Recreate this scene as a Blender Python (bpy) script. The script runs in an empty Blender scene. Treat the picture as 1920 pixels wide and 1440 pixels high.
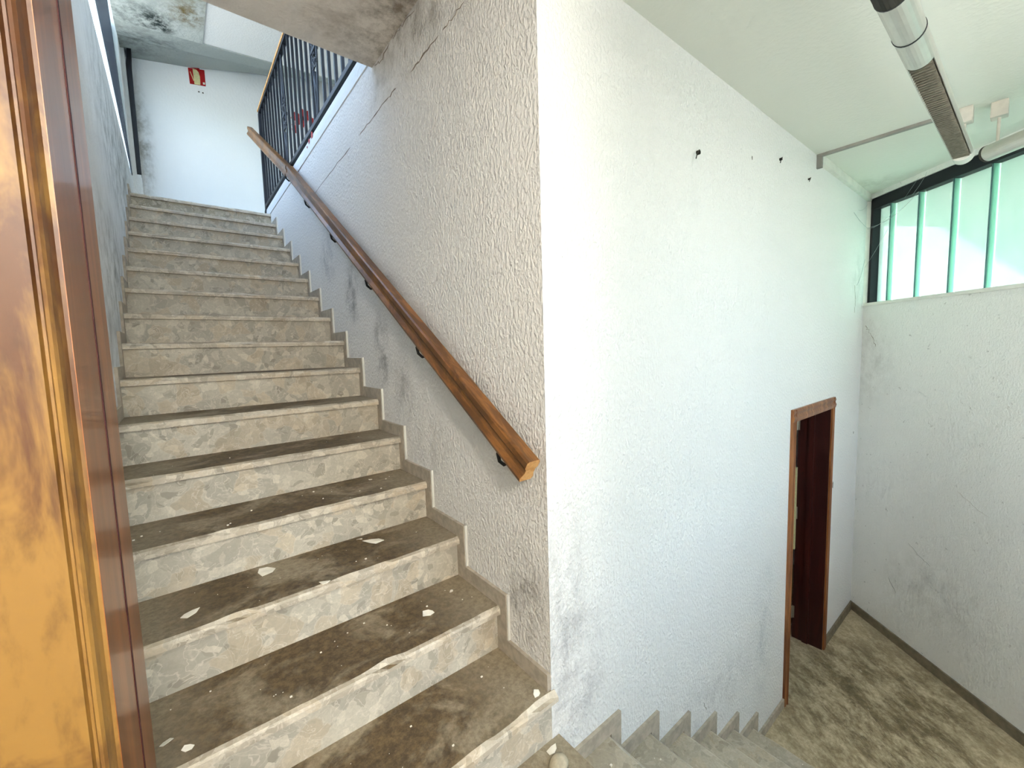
import bpy, bmesh, math, random
from mathutils import Vector, Matrix, noise
random.seed(7)
scene = bpy.context.scene
COL = scene.collection

# ------------------------------------------------------------------ camera
CAM = Vector((-0.8788, -0.9434, 1.3008))
YAW, PITCH, ROLL, FPX = 0.6719, -0.0873, -0.0286, 785.85
def make_camera():
    fw = Vector((math.sin(YAW)*math.cos(PITCH), math.cos(YAW)*math.cos(PITCH), math.sin(PITCH)))
    rt = Vector((math.cos(YAW), -math.sin(YAW), 0)); up = rt.cross(fw)
    r2 = rt*math.cos(ROLL)+up*math.sin(ROLL); u2 = up*math.cos(ROLL)-rt*math.sin(ROLL)
    cd = bpy.data.cameras.new('camera'); cd.sensor_width = 36; cd.lens = FPX/1920*36; cd.clip_start = 0.02
    co = bpy.data.objects.new('camera', cd); COL.objects.link(co)
    m = Matrix((r2, u2, -fw)).transposed().to_4x4(); m.translation = CAM
    co.matrix_world = m; scene.camera = co
make_camera()

# ------------------------------------------------------------------ world, sun, window portals, exposure
SKY_STRENGTH = 1.15
SUN_STRENGTH = 8.0
ADDED_LAMP_POWER = 70.0
scene.view_settings.view_transform = 'Standard'; scene.view_settings.look = 'None'
scene.view_settings.exposure = 0.85; scene.view_settings.gamma = 1.0
scene.view_settings.use_curve_mapping = False
scene.cycles.use_denoising = True; scene.cycles.use_light_tree = False
scene.cycles.max_bounces = 9; scene.cycles.diffuse_bounces = 6; scene.cycles.glossy_bounces = 3; scene.cycles.transmission_bounces = 6
scene.cycles.use_adaptive_sampling = True; scene.cycles.adaptive_threshold = 0.1; scene.cycles.adaptive_min_samples = 20
scene.cycles.sample_clamp_indirect = 12.0
SUN_TO = Vector((0.93, 0.10, 0.42)).normalized()
wd = bpy.data.worlds.new('sky'); scene.world = wd; wd.use_nodes = True
wn = wd.node_tree.nodes; wn.clear()
_o = wn.new('ShaderNodeOutputWorld'); _b = wn.new('ShaderNodeBackground'); _s = wn.new('ShaderNodeTexSky')
_s.sky_type = 'NISHITA'; _s.sun_disc = False; _s.sun_elevation = math.radians(42)
_s.sun_rotation = math.atan2(SUN_TO.x, SUN_TO.y); _s.air_density = 1.0; _s.dust_density = 2.5; _s.ozone_density = 1.0
_b.inputs['Strength'].default_value = SKY_STRENGTH
_h = wn.new('ShaderNodeHueSaturation'); _h.inputs['Saturation'].default_value = 0.74
wd.node_tree.links.new(_s.outputs[0], _h.inputs['Color']); wd.node_tree.links.new(_h.outputs[0], _b.inputs[0]); wd.node_tree.links.new(_b.outputs[0], _o.inputs[0])
sd = bpy.data.lights.new('sun', 'SUN'); sd.energy = SUN_STRENGTH; sd.angle = math.radians(0.35); sd.color = (1, 0.95, 0.86)
so = bpy.data.objects.new('sun', sd); COL.objects.link(so)
so.rotation_euler = (-SUN_TO).to_track_quat('-Z', 'Y').to_euler()
def portal(name, loc, nrm, sx, sy):
    l = bpy.data.lights.new(name, 'AREA'); l.shape = 'RECTANGLE'; l.size = sx; l.size_y = sy
    l.cycles.is_portal = True
    o = bpy.data.objects.new(name, l); COL.objects.link(o); o.location = loc
    o.rotation_euler = Vector(nrm).to_track_quat('-Z', 'Z').to_euler()
portal('stair_window_portal', (-1.27, 3.0, 3.83), (1, 0, 0), 4.3, 1.4)
portal('added_hall_window_portal', (.9, .12, 3.9), (0, 1, 0), 1.3, 1.1)
portal('added_rear_window_portal', (1.08, -2.27, 1.45), (0, 1, 0), 1.6, 1.9)

# ------------------------------------------------------------------ dimensions (metres)
H, D, W, Y0 = 0.172, 0.2745, 1.098, -0.0209          # upper flight: riser, going, width, first nose
NA = 16
XB, DB, HB = 0.0308, 0.2626, 0.1609                  # lower flight
ZF = -7*HB                                           # lower floor
ZC = 2.466                                           # lower ceiling
ZL = NA*H                                            # upper landing
XE, AE = 3.699, 2.2675                               # acute corner with the window wall
ED = Vector((math.cos(AE), -math.sin(AE), 0)); EN = Vector((-math.sin(AE), -math.cos(AE), 0)); E0 = Vector((XE, 0, 0))
XD0, XD1, ZDT = 2.087, 2.957, 0.862                  # door casing, outer
TW = 0.20                                            # wall_front thickness
YB = 5.5                                             # wall behind the upper landing
YS = -2.1                                            # wall behind the camera
def wp(t, n, z): return E0+ED*t+EN*n+Vector((0, 0, z))

# ------------------------------------------------------------------ materials
def lin(c):
    return tuple(((v/255)/12.92 if v/255 <= .04045 else ((v/255+.055)/1.055)**2.4) for v in c)
class N:
    def __init__(s, name):
        s.m = bpy.data.materials.new(name); s.m.use_nodes = True; s.t = s.m.node_tree; s.t.nodes.clear()
        s.out = s.n('OutputMaterial'); s.pos = s.n('NewGeometry').outputs['Position']
    def n(s, k): return s.t.nodes.new('ShaderNode'+k)
    def l(s, a, b): s.t.links.new(a, b)
    def val(s, sock, v):
        if isinstance(v, bpy.types.NodeSocket): s.l(v, sock)
        elif isinstance(v, (tuple, list)) and len(v) == 3 and sock.type == 'RGBA': sock.default_value = (*v, 1)
        else: sock.default_value = v
    def scale(s, v, vec=None):
        x = s.n('VectorMath'); x.operation = 'MULTIPLY'; s.l(vec or s.pos, x.inputs[0]); x.inputs[1].default_value = v; return x.outputs[0]
    def noise(s, sc, det=4, rough=.55, vec=None, dist=0.0):
        x = s.n('TexNoise'); s.l(vec or s.pos, x.inputs['Vector']); x.inputs['Scale'].default_value = sc
        x.inputs['Detail'].default_value = det; x.inputs['Roughness'].default_value = rough; x.inputs['Distortion'].default_value = dist
        return x.outputs['Fac']
    def voro(s, sc, out='Color', feat='F1', vec=None):
        x = s.n('TexVoronoi'); x.feature = feat; s.l(vec or s.pos, x.inputs['Vector']); x.inputs['Scale'].default_value = sc
        return x.outputs[out]
    def ramp(s, f, a, b, lo=0.0, hi=1.0):
        x = s.n('MapRange'); x.interpolation_type = 'SMOOTHSTEP'; s.val(x.inputs['Value'], f)
        x.inputs['From Min'].default_value = a; x.inputs['From Max'].default_value = b
        x.inputs['To Min'].default_value = lo; x.inputs['To Max'].default_value = hi; return x.outputs['Result']
    def mix(s, f, a, b, mode='MIX'):
        x = s.n('MixRGB'); x.blend_type = mode; s.val(x.inputs['Fac'], f); s.val(x.inputs['Color1'], a); s.val(x.inputs['Color2'], b); return x.outputs[0]
    def math(s, op, a, b=0.0):
        x = s.n('Math'); x.operation = op; s.val(x.inputs[0], a); s.val(x.inputs[1], b); return x.outputs[0]
    def dist(s, c, sc):
        x = s.n('VectorMath'); x.operation = 'SUBTRACT'; s.l(s.pos, x.inputs[0]); x.inputs[1].default_value = c
        y = s.n('VectorMath'); y.operation = 'MULTIPLY'; s.l(x.outputs[0], y.inputs[0]); y.inputs[1].default_value = sc
        z = s.n('VectorMath'); z.operation = 'LENGTH'; s.l(y.outputs[0], z.inputs[0]); return z.outputs['Value']
    def bump(s, h, st=.3, d=.01):
        x = s.n('Bump'); x.inputs['Strength'].default_value = st; x.inputs['Distance'].default_value = d; s.l(h, x.inputs['Height']); return x.outputs[0]
    def xyz(s):
        x = s.n('SeparateXYZ'); s.l(s.pos, x.inputs[0]); return x.outputs
    def bsdf(s, col, rough=.8, nrm=None, spec=.3, metal=0.0, coat=0.0):
        b = s.n('BsdfPrincipled'); s.val(b.inputs['Base Color'], col); s.val(b.inputs['Roughness'], rough)
        b.inputs['Specular IOR Level'].default_value = spec; b.inputs['Metallic'].default_value = metal
        b.inputs['Coat Weight'].default_value = coat; b.inputs['Coat Roughness'].default_value = .12
        if nrm is not None: s.l(nrm, b.inputs['Normal'])
        s.l(b.outputs[0], s.out.inputs[0]); return s.m
def plain(name, rgb, rough=.6, metal=0.0, spec=.4, var=.12, sc=12):
    n = N(name); c = lin(rgb)
    f = n.ramp(n.noise(sc, 4), .3, .7)
    return n.bsdf(n.mix(f, tuple(v*(1-var) for v in c), tuple(min(1, v*(1+var)) for v in c)), rough, None, spec, metal)
def plaster(name, rgb, st=.5, sc=75, stains=(), grime=.10, speck=0.0):
    """painted plaster; stains = (centre, axis scale, colour, strength)"""
    n = N(name); c = lin(rgb)
    col = n.mix(n.math('MULTIPLY', n.ramp(n.noise(2.2, 4, .65), .45, .8), grime), c, tuple(v*.62 for v in c))
    if speck:
        col = n.mix(n.math('MULTIPLY', n.ramp(n.noise(30, 3, .6), .66, .74), speck), col, lin((96, 92, 82)))
    sn = n.ramp(n.noise(9, 5, .72, n.scale((1, 1, .8))), .36, .72) if stains else None
    for ctr, asc, sc_rgb, k in stains:
        d = n.dist(ctr, asc)
        m = n.math('MULTIPLY', n.ramp(d, 1.0, .15), sn)
        col = n.mix(n.math('MULTIPLY', m, k), col, lin(sc_rgb))
    h = n.noise(sc, 2, .5, n.scale((1, 1, .68)), .15)
    d = n.n('BsdfDiffuse'); n.l(col, d.inputs[0]); n.l(n.bump(n.ramp(h, .35, .7), st, .006), d.inputs['Normal']); n.l(d.outputs[0], n.out.inputs[0])
    return n.m

GREY = (88, 88, 86); BROWN = (92, 82, 62)
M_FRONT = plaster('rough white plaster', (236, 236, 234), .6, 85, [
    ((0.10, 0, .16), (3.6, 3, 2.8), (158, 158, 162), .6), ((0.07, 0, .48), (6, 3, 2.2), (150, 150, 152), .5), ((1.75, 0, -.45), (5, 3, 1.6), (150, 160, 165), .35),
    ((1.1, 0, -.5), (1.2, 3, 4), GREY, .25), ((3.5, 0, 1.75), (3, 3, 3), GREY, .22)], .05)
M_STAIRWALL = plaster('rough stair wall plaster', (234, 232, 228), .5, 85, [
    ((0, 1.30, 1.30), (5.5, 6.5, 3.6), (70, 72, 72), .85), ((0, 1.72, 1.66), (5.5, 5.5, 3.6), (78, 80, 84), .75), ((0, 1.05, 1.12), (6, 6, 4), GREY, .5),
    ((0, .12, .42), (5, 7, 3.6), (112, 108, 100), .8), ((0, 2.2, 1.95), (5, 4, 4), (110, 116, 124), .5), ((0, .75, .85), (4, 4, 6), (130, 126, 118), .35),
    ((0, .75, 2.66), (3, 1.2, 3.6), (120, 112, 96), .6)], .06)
M_LEFT = plaster('damp white plaster', (236, 238, 238), .3, 60, [
    ((-W, 3.2, 2.55), (4, .55, 1.7), (92, 100, 92), .6), ((-W, 2.2, 1.75), (4, .9, 1.9), (98, 102, 92), .6), ((-W, 3.9, 2.9), (4, .8, 2.0), (84, 92, 84), .55),
    ((-W, 1.5, 1.3), (4, 1.2, 2.2), (112, 112, 100), .5), ((-W, 2.6, 2.9), (4, 1.0, 2), (130, 136, 136), .4)], .22)
M_END = plaster('window wall plaster', (233, 234, 230), .28, 90, [
    (tuple(wp(.05, 0, 1.1)), (2.4, 2.4, 2.0), (150, 150, 142), .35), (tuple(wp(.7, 0, -.55)), (1.6, 1.6, 3), (140, 136, 124), .25)], .06, .35)
M_WHITE = plaster('smooth white plaster', (232, 233, 232), .18, 60, [], .06)
M_BACK = plaster('upper landing plaster', (233, 236, 238), .15, 40, [((-1.0, YB, 3.7), (7, 2, 1.1), (120, 118, 104), .7)], .05)
M_CEIL = plaster('ceiling paint', (226, 229, 220), .1, 50, [(tuple(wp(.3, .2, ZC)), (4, 4, 4), (160, 158, 140), .4)], .04)
M_SOFFIT = plaster('grey soffit plaster', (222, 216, 207), .15, 50, [((-.02, .8, 2.72), (3.4, 1.1, 3), (104, 92, 74), .85), ((-.25, 1.05, 2.72), (5, 4, 3), (150, 140, 126), .5)], .14)
M_MOULD = plaster('mouldy ceiling plaster', (184, 190, 186), .35, 30, [
    ((-.79, 4.46, 4.48), (4.2, 4.5, 2), (30, 42, 42), 1.6), ((-1.0, 4.5, 4.5), (2.2, 1.6, 2), (86, 94, 90), .8), ((-.55, 4.22, 4.5), (4.4, 4.0, 2), (112, 94, 56), 1.1),
    ((-.55, 3.9, 4.5), (3.0, 2.2, 2), (128, 118, 88), .7)], .35)
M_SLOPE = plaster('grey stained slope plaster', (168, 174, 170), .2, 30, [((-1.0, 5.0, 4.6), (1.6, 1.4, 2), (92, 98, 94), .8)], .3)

def stone(name, base, dirt=0.0, dirtcol=(84, 70, 50), edge=0.0):
    n = N(name)
    wob = n.n('TexNoise'); n.l(n.pos, wob.inputs['Vector']); wob.inputs['Scale'].default_value = 9; wob.inputs['Detail'].default_value = 3
    ad = n.n('VectorMath'); ad.operation = 'MULTIPLY_ADD'; n.l(wob.outputs['Color'], ad.inputs[0]); ad.inputs[1].default_value = (.09, .09, .09); n.l(n.pos, ad.inputs[2])
    v = ad.outputs[0]
    c = lin(base)
    big = n.n('SeparateColor'); n.l(n.voro(13, 'Color', 'F1', v), big.inputs[0])
    sm = n.n('SeparateColor'); n.l(n.voro(34, 'Color', 'F1', v), sm.inputs[0])
    col = n.mix(n.ramp(big.outputs[0], .15, .95), tuple(x*.84 for x in c), tuple(min(1, x*1.12) for x in c))
    col = n.mix(n.math('MULTIPLY', n.ramp(sm.outputs[1], .72, .95), .6), col, lin((232, 224, 206)))
    col = n.mix(n.math('MULTIPLY', n.ramp(sm.outputs[2], .80, .95), .4), col, lin((118, 108, 92)))
    col = n.mix(n.math('MULTIPLY', n.ramp(big.outputs[1], .7, .8), .35), col, lin((206, 184, 150)))
    vn = n.math('ABSOLUTE', n.math('SUBTRACT', n.noise(17, 2, .5, v, 1.2), .5))
    col = n.mix(n.math('MULTIPLY', n.ramp(vn, .022, .004), .55), col, lin((226, 218, 204)))
    ed = n.voro(13, 'Distance', 'DISTANCE_TO_EDGE', v)
    col = n.mix(n.math('MULTIPLY', n.ramp(ed, .05, .0), .22), col, lin((224, 216, 200)))
    col = n.mix(n.math('MULTIPLY', n.ramp(n.noise(5, 4, .7), .48, .75), .3), col, tuple(x*.6 for x in c))
    col = n.mix(n.ramp(n.noise(95, 3, .8), .3, .7, 0, .32), col, tuple(x*.62 for x in c))
    if dirt:
        g = n.n('NewGeometry'); sz = n.n('SeparateXYZ'); n.l(g.outputs['Normal'], sz.inputs[0])
        upw = n.ramp(sz.outputs[2], .75, .95)
        film = n.math('MULTIPLY', upw, dirt)
        col = n.mix(film, col, n.mix(n.ramp(n.noise(60, 4, .7), .3, .7), lin((120, 107, 86)), lin((154, 140, 116))))
        x = n.xyz()
        ctr = n.math('MULTIPLY', n.ramp(x[0], -1.08, -.80), n.ramp(x[0], -.03, -.32))
        st = n.math('MULTIPLY', n.ramp(n.noise(3.4, 8, .68, n.scale((1, 1.4, 1)), .5), .36, .52), ctr)
        col = n.mix(n.math('MULTIPLY', n.math('MULTIPLY', st, upw), .86), col, n.mix(n.ramp(n.noise(38, 6, .8), .35, .68), lin((56, 42, 24)), lin((112, 90, 58))))
    h = n.noise(70, 4, .6)
    return n.bsdf(col, .62, n.bump(h, .12, .003), .35)
M_RISER = stone('breccia stone riser', (192, 186, 171))
M_TREAD = stone('dirty breccia stone tread', (200, 190, 172), .9)
M_TREADB = stone('worn breccia stone tread', (204, 195, 177), .4)
M_SKIRT = plain('stone skirting', (176, 166, 150), .6, 0, .3, .16, 30)

def floor_mat():
    n = N('dirty lower floor'); x = n.xyz()
    c = n.mix(n.ramp(n.noise(50, 4, .7), .3, .7), lin((176, 160, 130)), lin((206, 191, 160)))
    vr = n.n('VectorRotate'); vr.rotation_type = 'Z_AXIS'; n.l(n.pos, vr.inputs['Vector']); vr.inputs['Angle'].default_value = -math.atan2(ED.y, ED.x)
    v = n.scale((1.0, 2.2, 1), vr.outputs[0])
    band = n.math('MULTIPLY', n.ramp(n.noise(4.6, 9, .8, v, .25), .38, .60), n.ramp(n.dist((2.55, -.40, ZF), (.80, 1.15, 1)), 1.15, .25))
    c = n.mix(n.math('MULTIPLY', band, .85), c, n.mix(n.ramp(n.noise(26, 6, .8), .35, .65), lin((76, 62, 36)), lin((122, 106, 72))))
    c = n.mix(n.math('MULTIPLY', n.ramp(n.noise(13, 5, .75, v), .60, .72), .6), c, lin((222, 212, 188)))
    return n.bsdf(c, .7, n.bump(n.noise(60, 5, .6), .15, .004), .3)
M_FLOOR = floor_mat()
M_LANDING = stone('dusty landing stone', (178, 170, 150), .75)
M_BASE = plain('grey stone baseboard', (128, 118, 98), .6, 0, .3, .2, 18)

def wood(name, a, b, sc=1.0, rough=.35, coat=.3, dark=None, axis=(14, 14, 1.2), thr=(.42, .62)):
    n = N(name); v = n.scale(axis)
    f = n.noise(1.6*sc, 6, .62, v, .8)
    col = n.mix(n.ramp(f, *thr), lin(a), lin(b))
    col = n.mix(n.math('MULTIPLY', n.ramp(n.noise(9*sc, 5, .6, v), .45, .75), .45), col, tuple(x*.6 for x in lin(a)))
    if dark: col = n.mix(n.math('MULTIPLY', n.ramp(n.noise(13*sc, 2, .5, n.scale((1.3, 1.3, .8))), .68, .74), .75), col, lin(dark))
    return n.bsdf(col, rough, n.bump(f, .15, .003), .4, 0, coat)
M_JAMB = wood('worn golden varnished wood', (80, 48, 22), (130, 97, 45), .8, .42, .06, (50, 33, 15), (9, 9, 3.0), (.44, .56))
M_JAMB2 = wood('brown varnished wood', (122, 68, 28), (150, 88, 40), 1, .34, .2, None, (9, 9, 1.2))
M_JAMBGAP = plain('dark wood groove', (64, 12, 18), .7)
M_RAILWOOD = wood('brown handrail wood', (98, 62, 28), (140, 92, 44), 1, .4, .15, None, (20, 3, 3))
M_CUT = wood('pale cut wood', (184, 132, 74), (206, 158, 100), 1, .6, 0, None, (20, 20, 20))
M_DOORFR = wood('red brown door frame', (120, 70, 36), (158, 102, 58), 1, .4, .2, None, (16, 16, 1))
M_DOOR = wood('dark red door wood', (44, 10, 6), (60, 17, 9), 1, .45, .12, (24, 6, 4), (10, 10, 1))
M_BLACK = plain('black painted metal', (14, 15, 22), .5, 0, .5, .3)
M_IRON = plain('blue black wrought iron', (14, 20, 34), .5, 0, .5, .3)
M_FRAME = plain('black window frame', (18, 22, 30), .5)
M_TRIM = plain('white painted trim', (226, 226, 218), .5, 0, .4, .06)
M_ALU = plain('satin aluminium tube', (198, 198, 190), .32, .55, .5, .05)
M_LOUV = plain('grey lamp louvre', (138, 132, 118), .5, .3, .5, .15, 60)
M_GREY = plain('grey conduit plastic', (150, 148, 142), .6)
M_OFFW = plain('off white plastic', (206, 200, 190), .55)
M_STEEL = plain('dull steel', (176, 168, 150), .4, .7)
M_RED = plain('red sign print', (170, 12, 14), .5, 0, .4, .1)
M_CREAM = plain('cream sign print', (206, 200, 150), .6, 0, .3, .1, 60)
M_REDPAINT = plain('red paint splash', (176, 52, 48), .6, 0, .3, .25, 40)
M_FLAKE = plain('white plaster flake', (232, 226, 212), .8)
M_DUSTY = plain('dusty plaster', (184, 174, 152), .9, 0, .2, .2, 30)
M_DARK = plain('dark grime', (58, 56, 50), .9)
M_CRACK = plain('crack shadow', (138, 128, 114), .95)
M_SEAL = plain('blue grey joint seal', (84, 120, 122), .6)
M_WEB = plain('dusty cobweb', (168, 176, 176), .9)
M_OUT = plain('pale outdoor concrete', (196, 190, 178), .9)
def glass_clear():
    n = N('clear glass'); t = n.n('BsdfTransparent'); t.inputs[0].default_value = (.93, .97, .97, 1)
    g = n.n('BsdfGlossy'); g.inputs['Roughness'].default_value = .05; m = n.n('MixShader'); m.inputs[0].default_value = .05
    n.l(t.outputs[0], m.inputs[1]); n.l(g.outputs[0], m.inputs[2]); n.l(m.outputs[0], n.out.inputs[0]); return n.m
M_GLASS = glass_clear()
def glass_u(name, k):
    n = N(name)
    f = n.ramp(n.noise(3, 3), .3, .7)
    t = n.n('BsdfTranslucent'); n.l(n.mix(f, tuple(k*v for v in (.145, .245, .212)), tuple(k*v for v in (.165, .255, .228))), t.inputs[0])
    d = n.n('BsdfDiffuse'); d.inputs[0].default_value = (.42, .62, .55, 1)
    g = n.n('BsdfGlossy'); g.inputs['Roughness'].default_value = .15
    a = n.n('MixShader'); a.inputs[0].default_value = .18; b = n.n('MixShader'); b.inputs[0].default_value = .05
    n.l(t.outputs[0], a.inputs[1]); n.l(d.outputs[0], a.inputs[2]); n.l(a.outputs[0], b.inputs[1]); n.l(g.outputs[0], b.inputs[2])
    n.l(b.outputs[0], n.out.inputs[0]); return n.m
M_UGLASS = glass_u('green tinted channel glass', .86); M_UGLASS_LIT = glass_u('channel glass brightened at flanges', 3.9)  # second one: flange copy of the glass, colour brightened in place of light

# ------------------------------------------------------------------ mesh helpers
def tag(o, label, cat=None, kind=None, group=None):
    if label: o['label'] = label
    if cat: o['category'] = cat
    if kind: o['kind'] = kind
    if group: o['group'] = group
    return o
def empty(name, loc=(0, 0, 0)):
    o = bpy.data.objects.new(name, None); COL.objects.link(o); o.location = loc; o.empty_display_size = .1; return o
class MB:
    def __init__(s): s.bm = bmesh.new()
    def box(s, x0, x1, y0, y1, z0, z1, f=None):
        c = [(x, y, z) for x in (x0, x1) for y in (y0, y1) for z in (z0, z1)]
        v = [s.bm.verts.new(f(*p) if f else p) for p in c]
        for q in ((0, 1, 3, 2), (4, 6, 7, 5), (0, 4, 5, 1), (2, 3, 7, 6), (0, 2, 6, 4), (1, 5, 7, 3)): s.bm.faces.new([v[i] for i in q])
        return s
    def prism(s, pts, a, b, f):
        """pts 2D outline, extruded from a to b; f(u, v, w) -> xyz"""
        A = [s.bm.verts.new(f(u, v, a)) for u, v in pts]; B = [s.bm.verts.new(f(u, v, b)) for u, v in pts]
        s.bm.faces.new(A); s.bm.faces.new(B[::-1]); n = len(pts)
        for i in range(n): s.bm.faces.new((A[i], B[i], B[(i+1) % n], A[(i+1) % n]))
        return s
    def loft(s, rings, cap=True):
        R = [[s.bm.verts.new(p) for p in r] for r in rings]; n = len(R[0])
        for a, b in zip(R, R[1:]):
            for i in range(n): s.bm.faces.new((a[i], a[(i+1) % n], b[(i+1) % n], b[i]))
        if cap: s.bm.faces.new(R[0][::-1]); s.bm.faces.new(R[-1])
        return s
    def tube(s, path, r, n=8, cap=True):
        path = [Vector(p) for p in path]; rings = []
        t0 = (path[1]-path[0]).normalized(); ref = Vector((0, 0, 1)) if abs(t0.z) < .9 else Vector((1, 0, 0))
        for i, p in enumerate(path):
            t = (path[min(i+1, len(path)-1)]-path[max(i-1, 0)]).normalized()
            a = t.cross(ref); a = a.normalized() if a.length > 1e-4 else Vector((0, 1, 0)); b = a.cross(t).normalized()
            rr = r[i] if isinstance(r, (list, tuple)) else r
            rings.append([p+(a*math.cos(k*2*math.pi/n)+b*math.sin(k*2*math.pi/n))*rr for k in range(n)])
        return s.loft(rings, cap)
    def quad(s, *p): s.bm.faces.new([s.bm.verts.new(q) for q in p]); return s
    def build(s, name, mat, parent=None, bevel=0.0, smooth=False):
        bmesh.ops.recalc_face_normals(s.bm, faces=s.bm.faces)
        if bevel: bmesh.ops.bevel(s.bm, geom=s.bm.edges[:], offset=bevel, segments=2, affect='EDGES', profile=.6)
        me = bpy.data.meshes.new(name); s.bm.to_mesh(me); s.bm.free()
        if smooth:
            for p in me.polygons: p.use_smooth = True
        me.materials.append(mat); o = bpy.data.objects.new(name, me); COL.objects.link(o)
        if parent:
            o.parent = parent; o.matrix_parent_inverse = Matrix.Translation(-Vector(parent.location))
        return o
def struct(name, mb, mat, label, cat, parent=None, bevel=0.0):
    o = mb.build(name, mat, parent, bevel)
    if parent is None: tag(o, label, cat, 'structure')
    return o

# ------------------------------------------------------------------ shell: lower storey
vert = lambda u, v, w: (u, v, w)
b = MB(); b.prism([(0, 0), (XD0+.05, 0), (XD0+.05, TW), (TW, TW)], ZF-.2, ZC+.3, vert); b.box(XD1-.05, XE+.4, 0, TW, ZF-.2, ZC+.3); b.box(XD0+.05, XD1-.05, 0, TW, ZDT-.05, ZC+.3)
WFRONT = struct('wall_front', b, M_FRONT, 'rough white plaster wall beside the descending steps, with the dark doorway', 'wall')
b = MB(); b.prism([(0, 0), (.15, .15), (.15, YB+.15), (0, YB+.15)], ZF-.2, 2.755, vert)
WSTAIR = struct('wall_stair', b, M_STAIRWALL, 'rough plaster wall carrying the wooden handrail beside the ascending steps', 'wall')
b = MB(); f = lambda x, y, z: wp(x, y, z)
b.box(-.25, 3.2, -.15, 0, ZF-.2, 1.575, f); b.box(-.25, 3.2, -.15, 0, 2.43, ZC+.3, f); b.box(-.25, .0, -.15, 0, 1.575, 2.43, f); b.box(2.72, 3.2, -.15, 0, 1.575, 2.43, f)
WEND = struct('wall_end', b, M_END, 'slanting white wall under the pale green strip window', 'wall')
b = MB(); b.box(-2.6, .3, YS-.15, YS, ZF-.2, ZC+.3); b.box(1.84, 2.35, YS-.15, YS, ZF-.2, ZC+.3); b.box(.3, 1.84, YS-.15, YS, ZF-.2, .55); b.box(.3, 1.84, YS-.15, YS, 2.36, ZC+.3)
struct('wall_rear', b, M_WHITE, 'plain white wall behind the landing', 'wall')
b = MB(); b.box(-2.6, -2.45, YS, -.22, -.2, ZC+.3)
struct('wall_far_left', b, M_WHITE, 'plain white wall at the far left of the landing', 'wall')
b = MB(); b.box(-2.45, -1.3, -1.30, -1.18, 0, ZC); b.box(-.515, XB-.03, -1.30, -1.18, -.0, ZC); b.box(-.1, XB-.03, YS, -1.80, -.0, ZC)
struct('wall_lamp_blocker', b, M_WHITE, 'unseen white walls added behind the landing to block the added lamp', 'wall')  # unseen walls added to keep the added globe lamp off wall_front
b = MB(); b.box(-2.6, -.966, -.45, -.22, -.2, ZC+.3)
struct('wall_partition', b, M_WHITE, 'short white partition behind the varnished door frame', 'wall')
b = MB(); b.box(0, 4.3, -2.5, TW, ZC, ZC+.25); b.box(-2.6, 0, -2.5, -.22, ZC, ZC+.25)
CEIL = struct('ceiling', b, M_CEIL, 'flat pale ceiling over the lower floor with the tube lamps', 'ceiling')
b = MB(); b.box(-1.25, 0, -.22, 1.22, 2.72, 2.95)
struct('ceiling_soffit', b, M_SOFFIT, 'grey stained soffit above the lower half of the stairs', 'ceiling')
b = MB(); b.box(XB+6*DB-.02, 4.3, YS-.1, 2.2, ZF-.2, ZF)
struct('floor', b, M_FLOOR, 'dirty brown lower floor in front of the dark doorway', 'floor')
b = MB(); b.box(-2.6, XB, YS, 0.02, -.16, 0)
struct('floor_landing', b, M_LANDING, 'dusty stone landing between the two flights of steps', 'floor')
# store room behind the doorway
b = MB(); b.box(1.75, 1.9, TW, 2.2, ZF, ZC); b.box(4.15, 4.3, TW-.2, 2.2, ZF, ZC); b.box(1.75, 4.3, 2.05, 2.2, ZF, ZC); b.box(1.75, 4.3, TW, 2.2, ZC-.02, ZC+.2)
struct('wall_store_room', b, M_WHITE, 'unlit room walls behind the dark doorway', 'wall')

# ------------------------------------------------------------------ shell: upper storey
SILL = 3.185; WY0, WY1 = 0.9, 5.02; WTOP = 4.98
b = MB(); b.box(-W-.15, -W, -.22, YB+.15, -.2, SILL); b.box(-W-.15, -W, -.22, WY0, SILL, 5.3); b.box(-W-.15, -W, WY1, YB+.15, SILL, 5.3); b.box(-W-.15, -W, WY0, WY1, WTOP, 5.3)
WLEFT = struct('wall_left', b, M_LEFT, 'damp stained white wall on the left of the steps below the stair window', 'wall')
b = MB(); b.box(-W-.15, 1.75, YB, YB+.15, -.2, 5.5)
WBACK = struct('wall_back', b, M_BACK, 'white wall behind the upper landing with the small red sign', 'wall')
b = MB(); b.box(1.6, 1.75, .15, YB, 2.5, 5.5); b.box(-W-.15, .3, .15, .3, 2.9, 5.5); b.box(1.5, 1.75, .15, .3, 2.7, 5.5); b.box(.3, 1.5, .15, .3, 2.7, 3.4); b.box(.3, 1.5, .15, .3, 4.4, 5.5)
struct('wall_upper_hall', b, M_WHITE, 'white hall walls seen through the black railing', 'wall')
b = MB(); b.box(.15, 1.75, TW, YB, 2.5, ZL-.003)
struct('floor_upper_hall', b, M_LANDING, 'upper hall floor behind the black railing', 'floor')
b = MB(); b.box(-W, 0.0, Y0+(NA-1)*D+.02, YB, ZL-.3, ZL-.03)
struct('floor_upper_landing', b, M_LANDING, 'upper landing floor at the head of the steps', 'floor')
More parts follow.
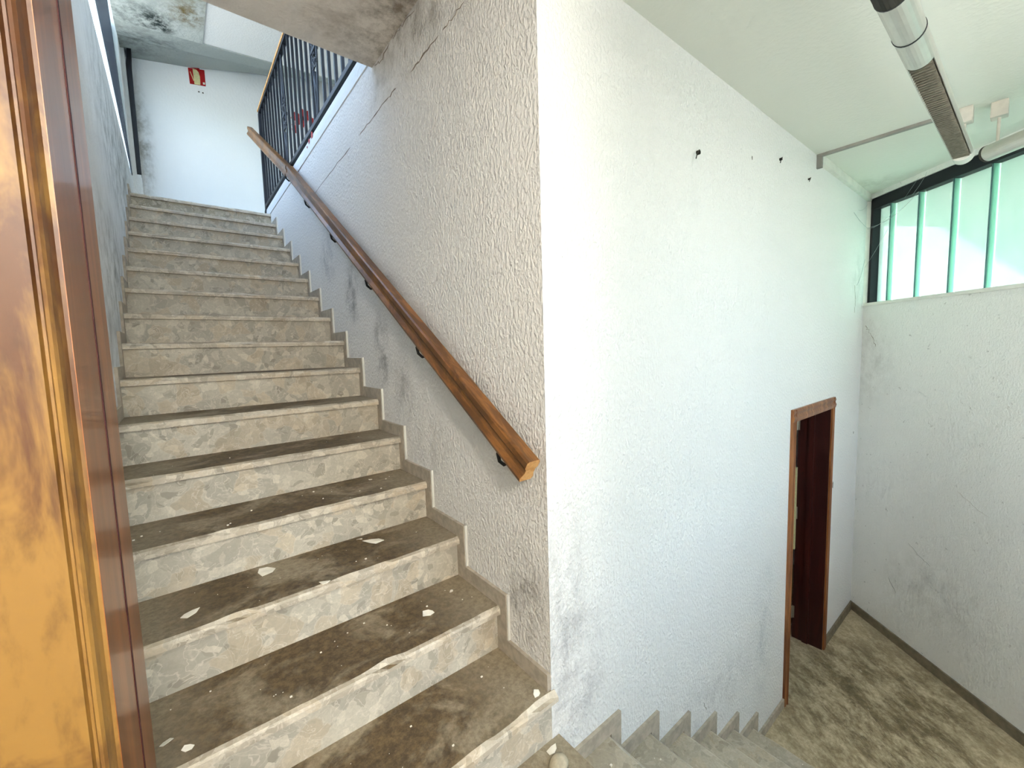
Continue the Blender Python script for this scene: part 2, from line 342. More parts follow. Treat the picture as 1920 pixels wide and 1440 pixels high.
# ceiling of the upper storey: flat part (mouldy left, white right) then two facets rising to the back wall
def zc1(x): return 4.455+(x+1.1)*.078
def zc2(x): return 4.583+(x+1.1)*.172
def zc3(x): return 4.612+(x+1.1)*.300
xm = -.42
b = MB(); th = .12
def slab(b, x0, x1, y0, y1, za, zb):
    v = [(x0, y0, za(x0)), (x1, y0, za(x1)), (x1, y1, zb(x1)), (x0, y1, zb(x0))]
    b.loft([v, [(x, y, z+th) for x, y, z in v]])
slab(b, -W, xm, .3, 4.6, zc1, zc1)
struct('ceiling_mould', b, M_MOULD, 'mouldy peeling ceiling patch above the stair window', 'ceiling')
b = MB(); slab(b, xm, 1.75, .2, 4.6, lambda x: zc1(x)+.012, lambda x: zc1(x)+.012)
struct('ceiling_upper', b, M_WHITE, 'clean white ceiling of the upper hall', 'ceiling')
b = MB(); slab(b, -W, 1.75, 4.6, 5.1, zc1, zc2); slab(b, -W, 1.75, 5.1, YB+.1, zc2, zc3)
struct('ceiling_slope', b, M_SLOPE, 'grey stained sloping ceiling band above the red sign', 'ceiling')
# outdoor ground
b = MB(); b.box(-60, 60, -60, 60, -1.75, -1.5)
struct('ground', b, M_OUT, 'pale paved ground outside the windows', 'ground')

# ------------------------------------------------------------------ stair window (upper left)
win = tag(empty('window_1', (-W, WY0, SILL)), 'tall stair window with black metal frame, high on the left', 'window', 'structure')
ys = [WY0, 2.0, WY1]
for ya, yb_ in zip(ys, ys[1:]):
    MB().box(-W-.008, -W-.002, ya, yb_, SILL, WTOP).build('glass_pane', M_GLASS, win)
for yy in ys[1:-1]:
    MB().box(-W-.03, -W-.001, yy-.012, yy+.012, SILL, WTOP).build('mullion', M_FRAME, win)
MB().box(-W-.03, -W-.009, WY0, WY1, SILL, SILL+.03).build('bottom_rail', M_FRAME, win)
MB().box(-W-.03, -W-.009, WY0, WY1, WTOP-.04, WTOP).build('top_rail', M_FRAME, win)
# inward tilted sash stile and the slim black post against the corner
MB().prism([(-1.096, SILL), (-1.088, SILL), (-1.145, 4.93), (-1.245, 4.93)], 4.96, 5.0, lambda u, v, w: (u, w, v)).build('sash_stile', M_FRAME, win)
MB().box(-W, -1.027, 5.30, YB, ZL-.03, 3.30).build('corner_plinth', M_LEFT, win)
MB().prism([(-W, 3.30), (-1.060, 3.30), (-1.066, 4.75), (-W, 4.75)], 5.31, YB, lambda u, v, w: (u, w, v)).build('corner_reveal', M_WHITE, win)
MB().prism([(-1.062, 3.30), (-1.026, 3.31), (-1.018, 4.45), (-1.0, 4.72), (-1.03, 4.72), (-1.062, 4.43)], 5.30, 5.42, lambda u, v, w: (u, w, v)).build('corner_post', M_FRAME, win)

# ------------------------------------------------------------------ green channel glass strip window on wall_end
win = tag(empty('window_2', wp(0, 0, 1.575)), 'pale green channel glass strip window above the slanting wall', 'window', 'structure')
tt = [.03, .187, .424, .67, .903, 1.12]
while tt[-1] < 2.65: tt.append(tt[-1]+.232)
for a, c in zip(tt, tt[1:]):
    g = .004; t0, t1 = a+g, c-g
    m = MB(); p = [(t0, -.03), (t0, -.075), (t1, -.075), (t1, -.03)]
    for (u0, v0), (u1, v1) in zip(p, p[1:]):
        m.quad(wp(u0, v0, 1.58), wp(u1, v1, 1.58), wp(u1, v1, 2.36), wp(u0, v0, 2.36))
    gc = m.build('glass_channel', M_UGLASS, win); gc.data.materials.append(M_UGLASS_LIT)
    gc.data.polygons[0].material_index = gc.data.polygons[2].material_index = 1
    MB().box(c-.003, c+.003, -.036, -.026, 1.58, 2.36, f).build('joint_seal', M_SEAL, gc)
MB().box(.018, 2.72, -.09, -.012, 2.345, 2.43, f).build('frame_head', M_FRAME, win, .004)
MB().box(.018, .042, -.09, -.015, 1.575, 2.345, f).build('frame_stile', M_FRAME, win)
MB().box(.0, 2.72, -.05, .012, 1.562, 1.585, f).build('sill_trim', M_TRIM, win)
MB().box(-.012, .016, -.02, .02, 1.56, 2.43, f).build('side_trim', M_TRIM, win, .003)
MB().box(2.68, 2.72, -.09, -.015, 1.575, 2.345, f).build('frame_stile', M_FRAME, win)
# unseen sloped block added outdoors to shade the upper right of that window
cz = MB(); dd = 5.0
A, Bq = wp(.10, -.08, 2.42), wp(1.16, -.08, 1.56)
off = SUN_TO*dd/SUN_TO.dot(-EN)
Ao, Bo = A+off, Bq+off
sl = (Bo-Ao).normalized(); Ao2 = Ao-sl*.8; Bo2 = Bo+sl*((Bo.z+1.5)/-sl.z)
up = Vector((0, 0, 1.9)); th_ = -EN*1.0
cz.loft([[Ao2, Bo2, Bo2+up, Ao2+up], [p+th_ for p in (Ao2, Bo2, Bo2+up, Ao2+up)]])
tag(cz.build('added_shade_block', M_OUT), 'unseen sloping block added beyond the green window to shade it', 'shade block', 'structure')

# window added to the upper hall to brighten the back wall
win = tag(empty('added_window_4', (.9, .3, 3.4)), 'clear window added for light at the near end of the upper hall', 'window', 'structure')
MB().box(.3, 1.5, .22, .225, 3.4, 4.4).build('glass_pane', M_GLASS, win)
for x in (.3, .88, 1.46): MB().box(x, x+.04, .2, .25, 3.4, 4.4).build('frame_stile', M_TRIM, win)
for z in (3.4, 4.36): MB().box(.3, 1.5, .2, .25, z, z+.04).build('frame_rail', M_TRIM, win)
# rear window added behind the camera to light the front wall
win = tag(empty('added_window_3', (1.07, YS, .55)), 'clear window added for light in the wall behind the landing', 'window', 'structure')
MB().box(.3, 1.84, YS-.09, YS-.085, .55, 2.36).build('glass_pane', M_GLASS, win)
for x in (.3, 1.05, 1.80): MB().box(x, x+.04, YS-.11, YS-.06, .55, 2.36).build('frame_stile', M_TRIM, win)
for z in (.55, 2.32): MB().box(.3, 1.84, YS-.11, YS-.06, z, z+.04).build('frame_rail', M_TRIM, win)

# ------------------------------------------------------------------ stairs
def tread_mesh(b, k, axis):
    """one stone tread; nose edge slightly chipped"""
    n = 40
    if axis == 'A':
        x0, x1 = -W, (0.012 if k == 1 else -.001); yn = Y0+(k-1)*D; yb_ = (yn+D+.035) if k < NA else yn+.34; zt, zb = k*H, k*H-.03
        P = lambda s, o, z: (x0+(x1-x0)*s, yn+o, z); depth = yb_-yn
    else:
        xn = XB+k*DB; zt, zb = -k*HB, -k*HB-.03
        P = lambda s, o, z: (xn-o, YS+(-.001-YS)*s, z); depth = DB+.03
        n = 60
    rows = []
    for i in range(n+1):
        s = i/n
        chip = max(0, noise.noise(Vector((s*9, k*3.7, 1.3)))-.12)*.022+max(0, noise.noise(Vector((s*31, k*5.1, 4))))*.005
        rows.append([P(s, depth, zt), P(s, .012+chip, zt), P(s, .003+chip*.7, zt-.006-chip*.5), P(s, 0, zt-.013-chip*.4), P(s, 0, zb), P(s, depth, zb)])
    b.loft(rows)
stA = tag(empty('staircase', (-W/2, Y0, 0)), 'dirty stone steps climbing along the left to the upper landing', 'staircase')
stB = tag(empty('staircase', (.9, -1, ZF)), 'stone steps descending at the bottom right to the lower floor', 'staircase')
for k in range(1, NA+1):
    m = MB(); tread_mesh(m, k, 'A'); m.build('tread', M_TREAD, stA)
    yr = Y0+(k-1)*D+.022
    MB().box(-W, (.004 if k == 1 else -.001), yr, yr+.02, (k-1)*H+(0 if k == 1 else -.0), k*H-.03).build('riser', M_RISER, stA)
s_ = .058
def yy_(k): return Y0+(k-1)*D+.022
for k in range(1, NA+1):
    y0k, y1k = yy_(k), (yy_(k+1) if k < NA else yy_(k)+.35)
    poly = [(y0k-s_, (k-1)*H+s_), (y0k, (k-1)*H+s_), (y0k, k*H), (y1k, k*H), (y1k, k*H+s_), (y0k-s_, k*H+s_)]
    if k == 1: poly = [(.004, k*H), (y1k, k*H), (y1k, k*H+s_), (.004, k*H+s_)]
    if k < NA:
        sk = MB().prism(poly, -.013, 0.0, lambda u, v, w: (w, u, v)).build('skirting', M_SKIRT, stA)
        if k > 1: MB().box(-.010, -.0002, y0k-s_-.006, y0k-s_-.0002, (k-1)*H+s_+.002, k*H+s_+.003).build('caulk_edge', M_TRIM, sk)
    MB().prism(poly, -W, -W+.012, lambda u, v, w: (w, u, v)).build('skirting', M_SKIRT, stA)
for k in range(1, 7):
    m = MB(); tread_mesh(m, k, 'B'); m.build('tread', M_TREADB, stB)
    xr = XB+k*DB-.022
    MB().box(xr-.02, xr, YS, -.001, -(k+1)*HB, -k*HB-.03).build('riser', M_RISER, stB)
MB().box(XB-.022, XB-.002, YS, -.001, -HB, -.001).build('riser', M_RISER, stB)
for k in range(1, 7):
    xa, xb = XB+(k-1)*DB+(.0 if k == 1 else s_), XB+k*DB
    poly = [(xa, -k*HB), (xb, -k*HB), (xb, -(k+1)*HB+s_), (xb+s_, -(k+1)*HB+s_), (xb+s_, -k*HB+s_), (xa, -k*HB+s_)]
    if k > 1: poly = [(XB+(k-1)*DB, -k*HB), (xb, -k*HB), (xb, -(k+1)*HB+s_), (xb+s_, -(k+1)*HB+s_), (xb+s_, -k*HB+s_), (XB+(k-1)*DB, -k*HB+s_)]
    MB().prism(poly, -.013, 0.0, lambda u, v, w: (u, w, v)).build('skirting', M_SKIRT, stB)

# baseboards of the lower floor
b = MB(); b.box(XB+6*DB, XD0, -.012, 0, ZF, ZF+s_)
struct('baseboard_front', b, M_SKIRT, 'short stone baseboard between the lowest step and the doorway', 'baseboard')
b = MB(); b.box(XD1, XE, -.012, 0, ZF, ZF+.07)
struct('baseboard_corner', b, M_BASE, 'short grey baseboard between the doorway and the corner', 'baseboard')
b = MB(); b.box(.0, 2.72, 0, .012, ZF, ZF+.07, f)
struct('baseboard_end', b, M_BASE, 'long grey baseboard under the slanting window wall', 'baseboard')

# ------------------------------------------------------------------ door on the lower floor
door = tag(empty('door_1', ((XD0+XD1)/2, 0, ZF)), 'open dark red wooden door with brown casing on the lower floor', 'door', 'structure')
cw = .062
def casing_side(x0, sgn):
    pr = [(0, 0), (0, -.012), (.016*sgn, -.017), (.030*sgn, -.013), (.045*sgn, -.020), (cw*sgn, -.015), (cw*sgn, 0)]
    return MB().prism(pr, ZF, ZDT-.001, lambda u, v, w: (x0+u, v, w))
casing_side(XD0, 1).build('casing', M_DOORFR, door); casing_side(XD1, -1).build('casing', M_DOORFR, door)
pr = [(0, 0), (0, -.012), (.018, -.018), (.036, -.013), (.056, -.021), (.08, -.015), (.08, 0)]
MB().prism(pr, XD0+.002, XD1-.002, lambda u, v, w: (w, v-.001, ZDT-u)).build('casing_head', M_DOORFR, door)
MB().box(XD0+.05, XD0+.072, -.004, TW, ZF, ZDT-.05).build('jamb', M_DOOR, door)
MB().box(XD1-.072, XD1-.05, -.004, TW, ZF, ZDT-.05).build('jamb', M_DOOR, door)
MB().box(XD0+.05, XD1-.05, -.004, TW, ZDT-.072, ZDT-.05).build('jamb_head', M_DOOR, door)
MB().box(XD1-.084, XD1-.072, .09, .13, ZF, ZDT-.072).build('door_stop', M_DOOR, door)
lf = MB().box(XD1-.075-.04, XD1-.075, TW+.012, TW+.76, ZF+.012, ZDT-.08).build('leaf', M_DOOR, door)
for z in (ZF+.22, ZF+1.05, ZDT-.22):
    h = MB(); h.tube([(XD1-.082, TW+.004, z-.05), (XD1-.082, TW+.004, z+.05)], .008, 10); h.box(XD1-.0745, XD1-.0715, TW-.012, TW, z-.05, z+.05); h.build('hinge', M_STEEL, lf)
MB().box(XD1-.090, XD1-.072, TW-.004, TW+.008, ZF+.75, ZF+1.42).build('edge_strip', M_CREAM, door)

# ------------------------------------------------------------------ varnished door frame at the left
XJ = -.944
door = tag(empty('door_2', (XJ, -.45, 0)), 'worn golden varnished door frame close at the left edge', 'door', 'structure')
MB().box(-.966, XJ, -.452, -.325, 0, 2.2).build('jamb', M_JAMB2, door)
MB().box(-.966, XJ+.0006, -.325, -.316, 0, 2.2).build('rebate_groove', M_JAMBGAP, door)
MB().box(-.966, XJ, -.316, -.208, 0, 2.2).build('door_stop', M_JAMB2, door)
prof = [(-1.16, -.45), (-1.16, -.464), (-1.14, -.468), (-.9595, -.468), (-.9580, -.463), (-.9562, -.463), (-.9548, -.467), (-.9525, -.4675), (-.9505, -.465), (-.949, -.458), (-.947, -.4525), (-.9445, -.452), (-.9445, -.45)]
MB().prism(prof, 0, 2.2, lambda u, v, w: (u, v, w)).build('casing', M_JAMB, door)
MB().box(-1.16, -.944, -.473, -.452, 2.2, 2.28).build('casing_head', M_JAMB, door)

# ------------------------------------------------------------------ wooden handrail with iron brackets
hr = tag(empty('handrail', (0, 0, .9)), 'sloping brown wooden handrail on black brackets along the stair wall', 'handrail')
profile = [(-.026, -.042), (.020, -.042), (.026, -.030), (.019, -.012), (.019, .004), (.026, .014), (.026, .034), (.020, .040), (-.020, .040), (-.026, .034), (-.026, .014), (-.019, .004), (-.019, -.012), (-.030, -.030)]
def rail_piece(y0, z0, y1, z1, x, name, mat):
    d = Vector((0, y1-y0, z1-z0)).normalized(); nn = Vector((0, -d.z, d.y))
    rings = [[Vector((x, yy, zz))+Vector((u, 0, 0))+nn*v for u, v in profile] for yy, zz in ((y0, z0), (y1, z1))]
    return MB().loft(rings).build(name, mat, hr)
SL = (2.735-.918)/2.83
rail_piece(.010, .924, 2.86, .918+SL*2.86, -.060, 'rail', M_RAILWOOD)
d_ = Vector((0, 1, SL)).normalized()
MB().loft([[Vector((-.060+u*.98, .010, .924))+Vector((0, -d_.z, d_.y))*v*.98-d_*t for u, v in profile] for t in (-.002, .0015)]).build('end_grain', M_CUT, hr)
rail_piece(2.865, .918+SL*2.865-.006, 4.55, 3.735, -.064, 'rail', M_RAILWOOD)
for i in range(6):
    y = .165+.566*i; zr = .918+SL*y-.036*1.1
    path = [(-.004, y, zr-.050), (-.022, y, zr-.074), (-.042, y, zr-.078), (-.060, y, zr-.062), (-.066, y, zr-.035), (-.062, y, zr+.0)]
    m = MB(); m.tube(path, .0065, 8); m.tube([(-.0005, y, zr-.048), (-.006, y, zr-.048)], .02, 14)
    m.build('bracket', M_BLACK, hr, smooth=True)
m = MB(); m.tube([(-.058, 2.862, 2.735), (-.02, 2.87, 2.70), (.02, 2.88, 2.80)], .007, 8); m.build('bracket', M_BLACK, hr)
m = MB(); m.tube([(-.058, 4.40, 3.62), (.02, 4.40, 3.60)], .007, 8); m.build('bracket', M_BLACK, hr)

# ------------------------------------------------------------------ kerb and wrought iron railing of the upper hall
b = MB(); b.prism([(-.006, 2.756), (.12, 2.756), (.12, 2.872), (.012, 2.872), (-.002, 2.845), (-.006, 2.80)], 1.22, 4.30, lambda u, v, w: (u, w, v))
KERB = struct('trim_1', b, M_WHITE, 'white plaster kerb under the black railing', 'kerb')
rl = tag(empty('railing', (.03, 2.8, ZL)), 'black wrought iron railing with scrolls guarding the upper hall', 'railing')
RX = .022; RZ0, RZ1 = 2.905, 3.885; RY0, RY1 = 1.23, 4.40
MB().box(RX-.022, RX+.022, RY0, RY1, RZ0-.016, RZ0+.016).build('bottom_rail', M_BLACK, rl, .002)
MB().box(RX-.018, RX+.018, RY0, RY1+.012, RZ1-.012, RZ1+.012).build('top_rail', M_IRON, rl, .002)
MB().box(RX-.024, RX+.024, RY0, RY1+.03, RZ1+.012, RZ1+.034).build('wooden_cap', M_CUT, rl, .004)
m = MB(); m.box(RX-.02, RX+.02, RY1-.02, RY1+.02, ZL-.001, RZ1-.012); m.build('end_post', M_IRON, rl, .002)
m = MB(); m.tube([(RX, RY1-.03, RZ0), (RX-.01, RY1-.01, RZ0-.06), (RX-.012, RY1, ZL+.02), (RX-.012, RY1+.005, ZL+.002)], .02, 8); m.build('post_foot', M_BLACK, rl)
orn = (2.27, 3.27)
y = RY1-.128
while y > RY0:
    if all(abs(y-o) > .05 for o in orn): MB().box(RX-.009, RX+.009, y-.009, y+.009, RZ0+.016, RZ1-.012).build('baluster', M_IRON, rl)
    y -= .128
def spiral(cy, cz, r0, turns, a0, sgn, n=22):
    return [(RX, cy+sgn*math.cos(a0+i/n*turns*6.283)*r0*(1-.78*i/n), cz+math.sin(a0+i/n*turns*6.283)*r0*(1-.78*i/n)) for i in range(n+1)]
for o in orn:
    zm = (RZ0+RZ1)/2-.02
    for sg in (-1, 1):
        # lens shaped bars, apex at the rails
        pts = [(RX, o+sg*(.006+.046*math.sin(math.pi*i/16)**1.3), RZ0+.016+(RZ1-RZ0-.028)*i/16) for i in range(17)]
        MB().tube(pts, .008, 6).build('lens_bar', M_IRON, rl, smooth=True)
        # pairs of scrolls curling outwards at mid height
        for uz in (-1, 1):
            sp = spiral(o+sg*.028, zm+uz*.085, .042, 1.35, -uz*math.pi/2, sg*1)
            sp = [(RX-.004, p[1], p[2]) for p in sp]
            MB().tube([(RX-.004, o+sg*.004, zm+uz*.006)]+sp, .0065, 6).build('scroll', M_IRON, rl, smooth=True)
    for uz in (-1, 1):
        MB().tube([(RX, o, zm+uz*.14), (RX, o+.012, zm+uz*.19), (RX, o-.006, zm+uz*.25), (RX, o, zm+uz*.30)], [.007, .013, .010, .004], 8).build('leaf_bud', M_IRON, rl, smooth=True)
    MB().box(RX-.013, RX+.013, o-.05, o+.05, zm-.012, zm+.012).build('collar', M_IRON, rl, .003)
# red paint splashes
def blob(cx, cy, r, f3, seed, n=18, th=.002, ax=1.0):
    pts = []
    for i in range(n):
        a = i/n*6.283; rr = r*(.7+.6*noise.noise(Vector((math.cos(a)*1.7, math.sin(a)*1.7, seed))))
        pts.append((cx+math.cos(a)*rr, cy+math.sin(a)*rr*ax))
    return MB().prism(pts, 0, th, f3)
for i, (cy_, cz_, r) in enumerate(((2.36, 2.845, .035), (2.44, 2.835, .026), (2.50, 2.815, .014))):
    blob(cy_, cz_, r, lambda u, v, w: (-.0062-w, u, v), i*3.1, ax=.7).build('paint_splash', M_REDPAINT, KERB)
for i, (cx_, cz_, r, ax) in enumerate(((.76, 4.56, .08, 1.7), (.66, 4.46, .10, 1.4), (.61, 4.34, .06, 1.2), (.84, 4.50, .05, 1.8))):
    blob(cx_, cz_, r, lambda u, v, w: (u, YB-w, v), 7+i*2.3, ax=ax).build('paint_splash', M_REDPAINT, WBACK)

# ------------------------------------------------------------------ red sign on the back wall
sg = tag(empty('wall_sign', (-.435, YB, 4.62)), 'small peeling red and cream sign on the upper landing wall', 'sign')
fy = lambda a, c: (lambda u, v, w: (u, YB-w, v))
MB().prism([(-.506, 4.524), (-.351, 4.547), (-.353, 4.729), (-.512, 4.700)], .001, .006, fy(0, 0)).build('plate', M_RED, sg)
MB().prism([(-.462, 4.532), (-.405, 4.541), (-.402, 4.635), (-.412, 4.685), (-.432, 4.704), (-.468, 4.702)], .006, .008, fy(0, 0)).build('door_pictogram', M_CREAM, sg)
MB().prism([(-.497, 4.66), (-.490, 4.665), (-.462, 4.575), (-.468, 4.565)], .006, .0075, fy(0, 0)).build('arrow_stroke', M_CREAM, sg)
MB().prism([(-.378, 4.558), (-.358, 4.561), (-.358, 4.585), (-.378, 4.582)], .006, .0075, fy(0, 0)).build('corner_mark', M_FLAKE, sg)
MB().prism([(-.545, 4.705), (-.40, 4.722), (-.40, 4.733), (-.55, 4.718)], .001, .005, fy(0, 0)).build('peeled_edge', M_REDPAINT, sg)
for x in (-.425, -.385):
    blob(x, 4.46, .011, lambda u, v, w: (u, YB-w, v), x*9).build('nail_hole', M_DARK, WBACK)

# ------------------------------------------------------------------ tube lamps
def ring(c, ax, r, n=28, a0=0, a1=6.2832):
    ax = ax.normalized(); sd_ = ax.cross(Vector((0, 0, 1))).normalized(); upv = Vector((0, 0, 1))
    return [c+(sd_*math.cos(a0+(a1-a0)*i/n)+upv*math.sin(a0+(a1-a0)*i/n))*r for i in range(n)]
def cyl(m, p0, p1, r): m.loft([ring(p0, p1-p0, r), ring(p1, p1-p0, r)]); return m
def tube_lamp(label, p0, d, parts, stems):
    e = tag(empty('tube_lamp', p0), label, 'lamp', None, 'suspended tube lamps'); d = d.normalized()
    for kind, a, c in parts:
        A_, C_ = p0+d*a, p0+d*c
        if kind == 'tube': cyl(MB(), A_, C_, .04).build('tube_body', M_ALU, e, smooth=False)
        elif kind == 'cap': cyl(MB(), A_, C_, .0405).build('end_cap', M_TRIM, e, .004)
        elif kind == 'ring': cyl(MB(), A_, C_, .0415).build('joint_ring', M_BLACK, e)
        elif kind == 'dark': cyl(MB(), A_, C_, .041).build('coupling', M_DARK, e)
        elif kind == 'louvre':
            a0, a1 = math.radians(-38), math.radians(218)
            out = [[q for q in ring(P, d, .04, 28, a0, a1)]+[q for q in ring(P, d, .037, 28, a0, a1)][::-1] for P in (A_, C_)]
            MB().loft(out).build('reflector_shell', M_ALU, e)
            sd_ = d.cross(Vector((0, 0, 1))).normalized(); m = MB(); up_ = Vector((0, 0, 1)); L = (C_-A_).length; t = .0
            m.loft([[P+sd_*sx*.029+up_*sz for sx, sz in ((-1, -.012), (1, -.012), (1, -.008), (-1, -.008))] for P in (A_+d*.002, C_-d*.002)])
            while t < L-.02:
                P = A_+d*(t+.006)
                m.loft([[Q+sd_*sx*.030+up_*sz for sx, sz in ((-1, -.026), (1, -.026), (1, -.012), (-1, -.012))] for Q in (P, P+d*.004)]); t += .022
            m.build('louvre', M_LOUV, e)
    for a in stems:
        P = p0+d*a
        MB().tube([P+Vector((0, 0, .038)), Vector((P.x, P.y, ZC-.07))], .0065, 8).build('stem', M_OFFW, e)
        MB().box(P.x-.032, P.x+.032, P.y-.03, P.y+.03, ZC-.075, ZC).build('ceiling_box', M_OFFW, e, .004)
    return e
LZ = 2.236
tube_lamp('long aluminium tube lamp with grey louvre pointing at the green window', Vector((2.45, -.645, LZ)), Vector((-1, 0, 0)),
          [('cap', 0, .085), ('louvre', .085, 1.30), ('tube', 1.30, 1.485), ('ring', 1.485, 1.491), ('tube', 1.491, 1.72), ('ring', 1.72, 1.726), ('dark', 1.726, 2.2)], [.035, 1.95])
tube_lamp('grey tube lamp hung parallel to the green window at the right edge', Vector((2.508, -.722, LZ)), ED,
          [('dark', 0, .012), ('tube', .012, 1.2)], [.05, 1.1])
# lit globe lamp added out of view behind the camera to brighten the stairs
def added_pendant_lamp(c, power):
    e = tag(empty('added_pendant_lamp', (c.x, c.y, ZC)), 'lit white globe pendant lamp added out of view to brighten the stairs', 'lamp')
    n = N('added lamp globe'); em = n.n('Emission'); em.inputs[0].default_value = (1, .92, .83, 1); r_ = .13
    em.inputs[1].default_value = power/(4*math.pi*r_*r_)/math.pi; n.l(em.outputs[0], n.out.inputs[0])
    m = MB(); bmesh.ops.create_icosphere(m.bm, subdivisions=2, radius=r_, matrix=Matrix.Translation(c)); m.build('globe', n.m, e, 0, True)
    MB().tube([(c.x, c.y, c.z+r_-.002), (c.x, c.y, ZC-.03)], .005, 8).build('cord', M_BLACK, e)
    MB().tube([(c.x, c.y, ZC-.035), (c.x, c.y, ZC)], [.03, .05], 16).build('ceiling_rose', M_TRIM, e)
added_pendant_lamp(Vector((-.86, -1.78, 1.90)), ADDED_LAMP_POWER)
# conduit on the ceiling feeding the lamps and trunking along the wall
tag(MB().box(2.402, 2.427, -.615, -.0, ZC-.016, ZC).build('cable_conduit', M_GREY), 'thin grey cable conduit across the ceiling to the lamp', 'conduit')
tr = tag(empty('cable_trunking', (2.41, 0, ZC)), 'white cable trunking in the ceiling corner above the doorway wall', 'trunking')
MB().box(2.424, XE-.01, -.028, -.0, ZC-.05, ZC-.001).build('cover', M_TRIM, tr, .002)
MB().box(2.404, 2.424, -.03, -.0, ZC-.085, ZC-.017).build('end_piece', M_GREY, tr)

# ------------------------------------------------------------------ marks on the walls: hooks, cracks, scuffs
def hook(label, x, z, s):
    e = tag(empty('wall_hook', (x, 0, z)), label, 'hook', None, 'old fixings left in the white wall')
    MB().tube([(x, .0, z), (x, -.012, z)], .009*s, 10).build('plug', M_DARK, e)
    MB().tube([(x, -.010, z), (x-.012*s, -.016, z+.004), (x-.024*s, -.014, z-.012*s), (x-.03*s, -.012, z-.034*s)], .0022, 6).build('wire', M_DARK, e)
hook('larger dark wire hook high on the white wall near the stair corner', .907, 2.097, 1.0)
hook('middle dark hook stub high on the white wall', 1.803, 2.290, .8)
hook('dark hook stub nearest the conduit on the white wall', 2.262, 2.285, .6)
def crack(pts, f3, wdt, parent, mat=M_CRACK, seed=0, sub=5):
    P = []
    for (a0, b0), (a1, b1) in zip(pts, pts[1:]):
        for i in range(sub):
            t = i/sub; j = .018
            P.append((a0+(a1-a0)*t+j*noise.noise(Vector((len(P)*.9, seed, 0))), b0+(b1-b0)*t+j*noise.noise(Vector((0, len(P)*.9, seed)))))
    P.append(pts[-1]); m = MB(); pr = None
    for i, (a_, b_) in enumerate(P):
        w_ = wdt*(.25+.75*abs(noise.noise(Vector((i*.6, seed, 5)))*1.6))
        if i == 0 or i == len(P)-1: w_ *= .1
        q = [Vector(f3(a_-w_/2, b_-w_/2, 0)), Vector(f3(a_+w_/2, b_+w_/2, 0)), Vector(f3(a_+w_/2, b_+w_/2, .0012)), Vector(f3(a_-w_/2, b_-w_/2, .0012))]
        if pr: m.loft([pr, q])
        pr = q
    m.build('crack', mat, parent)
fs = lambda a, c, w: (-w, a, c)
crack([(.37, 2.507), (.44, 2.50), (.52, 2.499)], fs, .006, WSTAIR, M_CRACK, 1)
crack([(.55, 2.50), (.71, 2.493), (.80, 2.49)], fs, .008, WSTAIR, M_CRACK, 2)
crack([(.95, 2.497), (1.03, 2.498), (1.25, 2.49), (1.45, 2.485)], fs, .007, WSTAIR, M_CRACK, 3)
crack([(1.6, 2.48), (1.9, 2.475), (2.17, 2.468), (2.6, 2.45)], fs, .006, WSTAIR, M_CRACK, 4)
crack([(.74, 2.70), (.85, 2.716), (.96, 2.712)], fs, .006, WSTAIR, M_CRACK, 5)
crack([(1.0, 2.716), (1.10, 2.69), (1.19, 2.715)], fs, .009, WSTAIR, M_CRACK, 6)
fe = lambda a, c, w: tuple(wp(a, w, c))
crack([(.03, 1.40), (.06, 1.36), (.12, 1.28), (.14, 1.22)], fe, .004, WEND, M_CRACK, 8)
crack([(.52, -.27), (.62, -.33), (.70, -.36)], fe, .0025, WEND, M_GREY, 9)
crack([(.36, -.62), (.44, -.72)], fe, .008, WEND, M_GREY, 10)
crack([(.85, .25), (.95, .19), (1.05, .15)], fe, .0022, WEND, M_OFFW, 11)
ff = lambda a, c, w: (a, -w, c)
crack([(3.40, 1.72), (3.44, 1.60), (3.43, 1.5)], ff, .006, WFRONT, M_CRACK, 12)
crack([(1.02, -.47), (1.05, -.53)], ff, .005, WFRONT, M_GREY, 13)
for x, z, r in ((3.02, .17, .018), (3.55, .5, .008), (1.448, 2.211, .007)):
    blob(x, z, r, lambda u, v, w: (u, -w, v), x, ax=1.6).build('scuff', M_GREY, WFRONT)

# ------------------------------------------------------------------ cobwebs at the window corner
cw_ = MB()
def strand(p0, p1, sag, r=.0011, n=9):
    p0, p1 = Vector(p0), Vector(p1)
    cw_.tube([p0.lerp(p1, i/n)-Vector((0, 0, sag*4*(i/n)*(1-i/n))) for i in range(n+1)], r, 4)
strand((3.28, -.004, 2.26), wp(.03, .02, 2.20), .01); strand(wp(.03, .02, 2.20), wp(.45, .0, 2.34), .05, .0014); strand(wp(.03, .02, 2.19), wp(.30, .0, 2.31), .04)
strand(wp(.02, .02, 1.88), wp(.18, -.02, 2.15), .01, .0009); strand((3.45, -.004, 1.72), wp(.02, .02, 1.95), .03, .001); strand((3.40, -.004, 2.30), wp(.02, .02, 2.39), .02, .0008)
strand(wp(.40, .0, 2.335), wp(.52, .01, 2.45), .01, .0012); strand(wp(.34, .0, 2.335), wp(.46, .01, 2.44), .0, .0009)
tag(cw_.build('cobweb', M_WEB), 'dusty cobweb strands across the corner of the green window', 'cobweb')

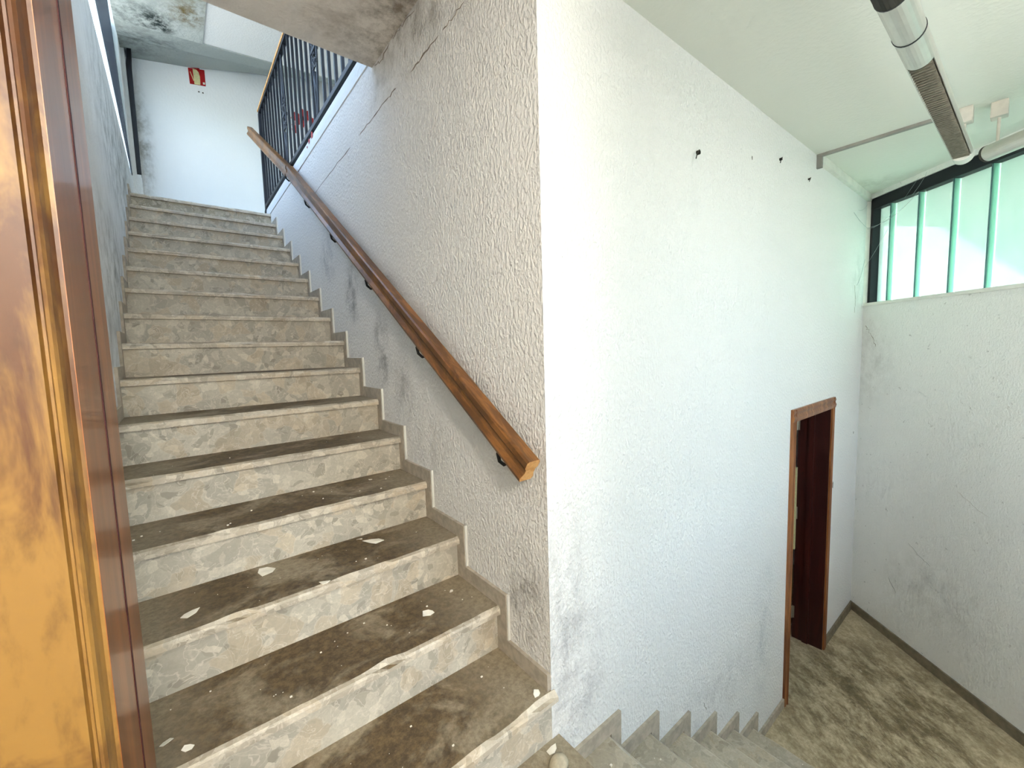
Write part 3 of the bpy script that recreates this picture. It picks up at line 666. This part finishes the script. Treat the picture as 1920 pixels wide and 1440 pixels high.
# ------------------------------------------------------------------ plaster flakes and grit on the steps
def flake(label, x, y, z, s, seed, lift=.35):
    rnd = random.Random(seed); m = MB(); n = 6; a0 = rnd.random()*6
    top = []
    for i in range(n):
        a = a0+i/n*6.283; r = s*(.55+.6*rnd.random()); top.append((x+math.cos(a)*r, y+math.sin(a)*r*.7, z+.002+max(0, math.cos(a-a0))*s*lift))
    m.loft([[(p[0], p[1], p[2]-.0018) for p in top], top])
    tag(m.build('plaster_flake', M_FLAKE), label, 'plaster flake', None, 'plaster flakes on the steps')
FL = [('crumpled white plaster flake on the third step, right of its middle', -.304, .728, 3, .040), ('large white plaster flake at the middle of the third step', -.688, .761, 3, .036),
      ('tiny white flake beside the crumpled one on the third step', -.337, .79, 3, .014), ('flat white flake at the left of the third step', -.906, .633, 3, .026),
      ('upright white flake on the second step, right of its middle', -.231, .393, 2, .030), ('white flake at the corner of the lowest step', -.046, .02, 1, .022),
      ('leftmost round white flake on the second step beside the door frame', -.972, .361, 2, .016), ('right one of two round white flakes beside the door frame', -.930, .308, 2, .016),
      ('white flake on the front edge of the third step', -.545, .54, 3, .020), ('white chip at the foot of the stair corner on the landing', -.027, -.03, 0, .024),
      ('small white chip near the right end of the fourth step', -.20, 1.02, 4, .012), ('small white chip at the right of the second step near the skirting', -.10, .46, 2, .009)]
for i, (lb, x, y, k, s) in enumerate(FL): flake(lb, x, y, k*H, s, 40+i)
g = MB(); rnd = random.Random(3)
for i in range(80):
    k = rnd.choice((1, 1, 1, 2, 2, 2, 3, 3, 4, 4, 5)); x = -rnd.random()**.8*1.02-.03; y = Y0+(k-1)*D+.03+rnd.random()*.22; s = .001+.0025*rnd.random()**3; z = k*H
    g.box(x-s, x+s, y-s*.7, y+s*.7, z, z+s)
for i in range(60):
    k = rnd.randint(1, 6); x = XB+(k-1)*DB+.03+rnd.random()*.2; y = -rnd.random()*.6-.02; s = .002+.003*rnd.random()**2; z = -k*HB
    g.box(x-s, x+s, y-s*.7, y+s*.7, z, z+s)
tag(g.build('plaster_grit', M_FLAKE), 'tiny plaster crumbs scattered over the stone steps', 'grit', 'stuff')
# rounded plaster lump at the stair foot
m = MB(); rings = []
for i in range(6):
    a = i/5*math.pi/2; rr = max(.002, math.cos(a))*.034
    rings.append([(-.045+math.cos(t/14*6.283)*rr, -.075+math.sin(t/14*6.283)*rr*.8, math.sin(a)*.028) for t in range(14)])
m.loft(rings); tag(m.build('plaster_lump', M_DUSTY, None, 0, True), 'rounded grey white plaster lump at the foot of the steps', 'lump')
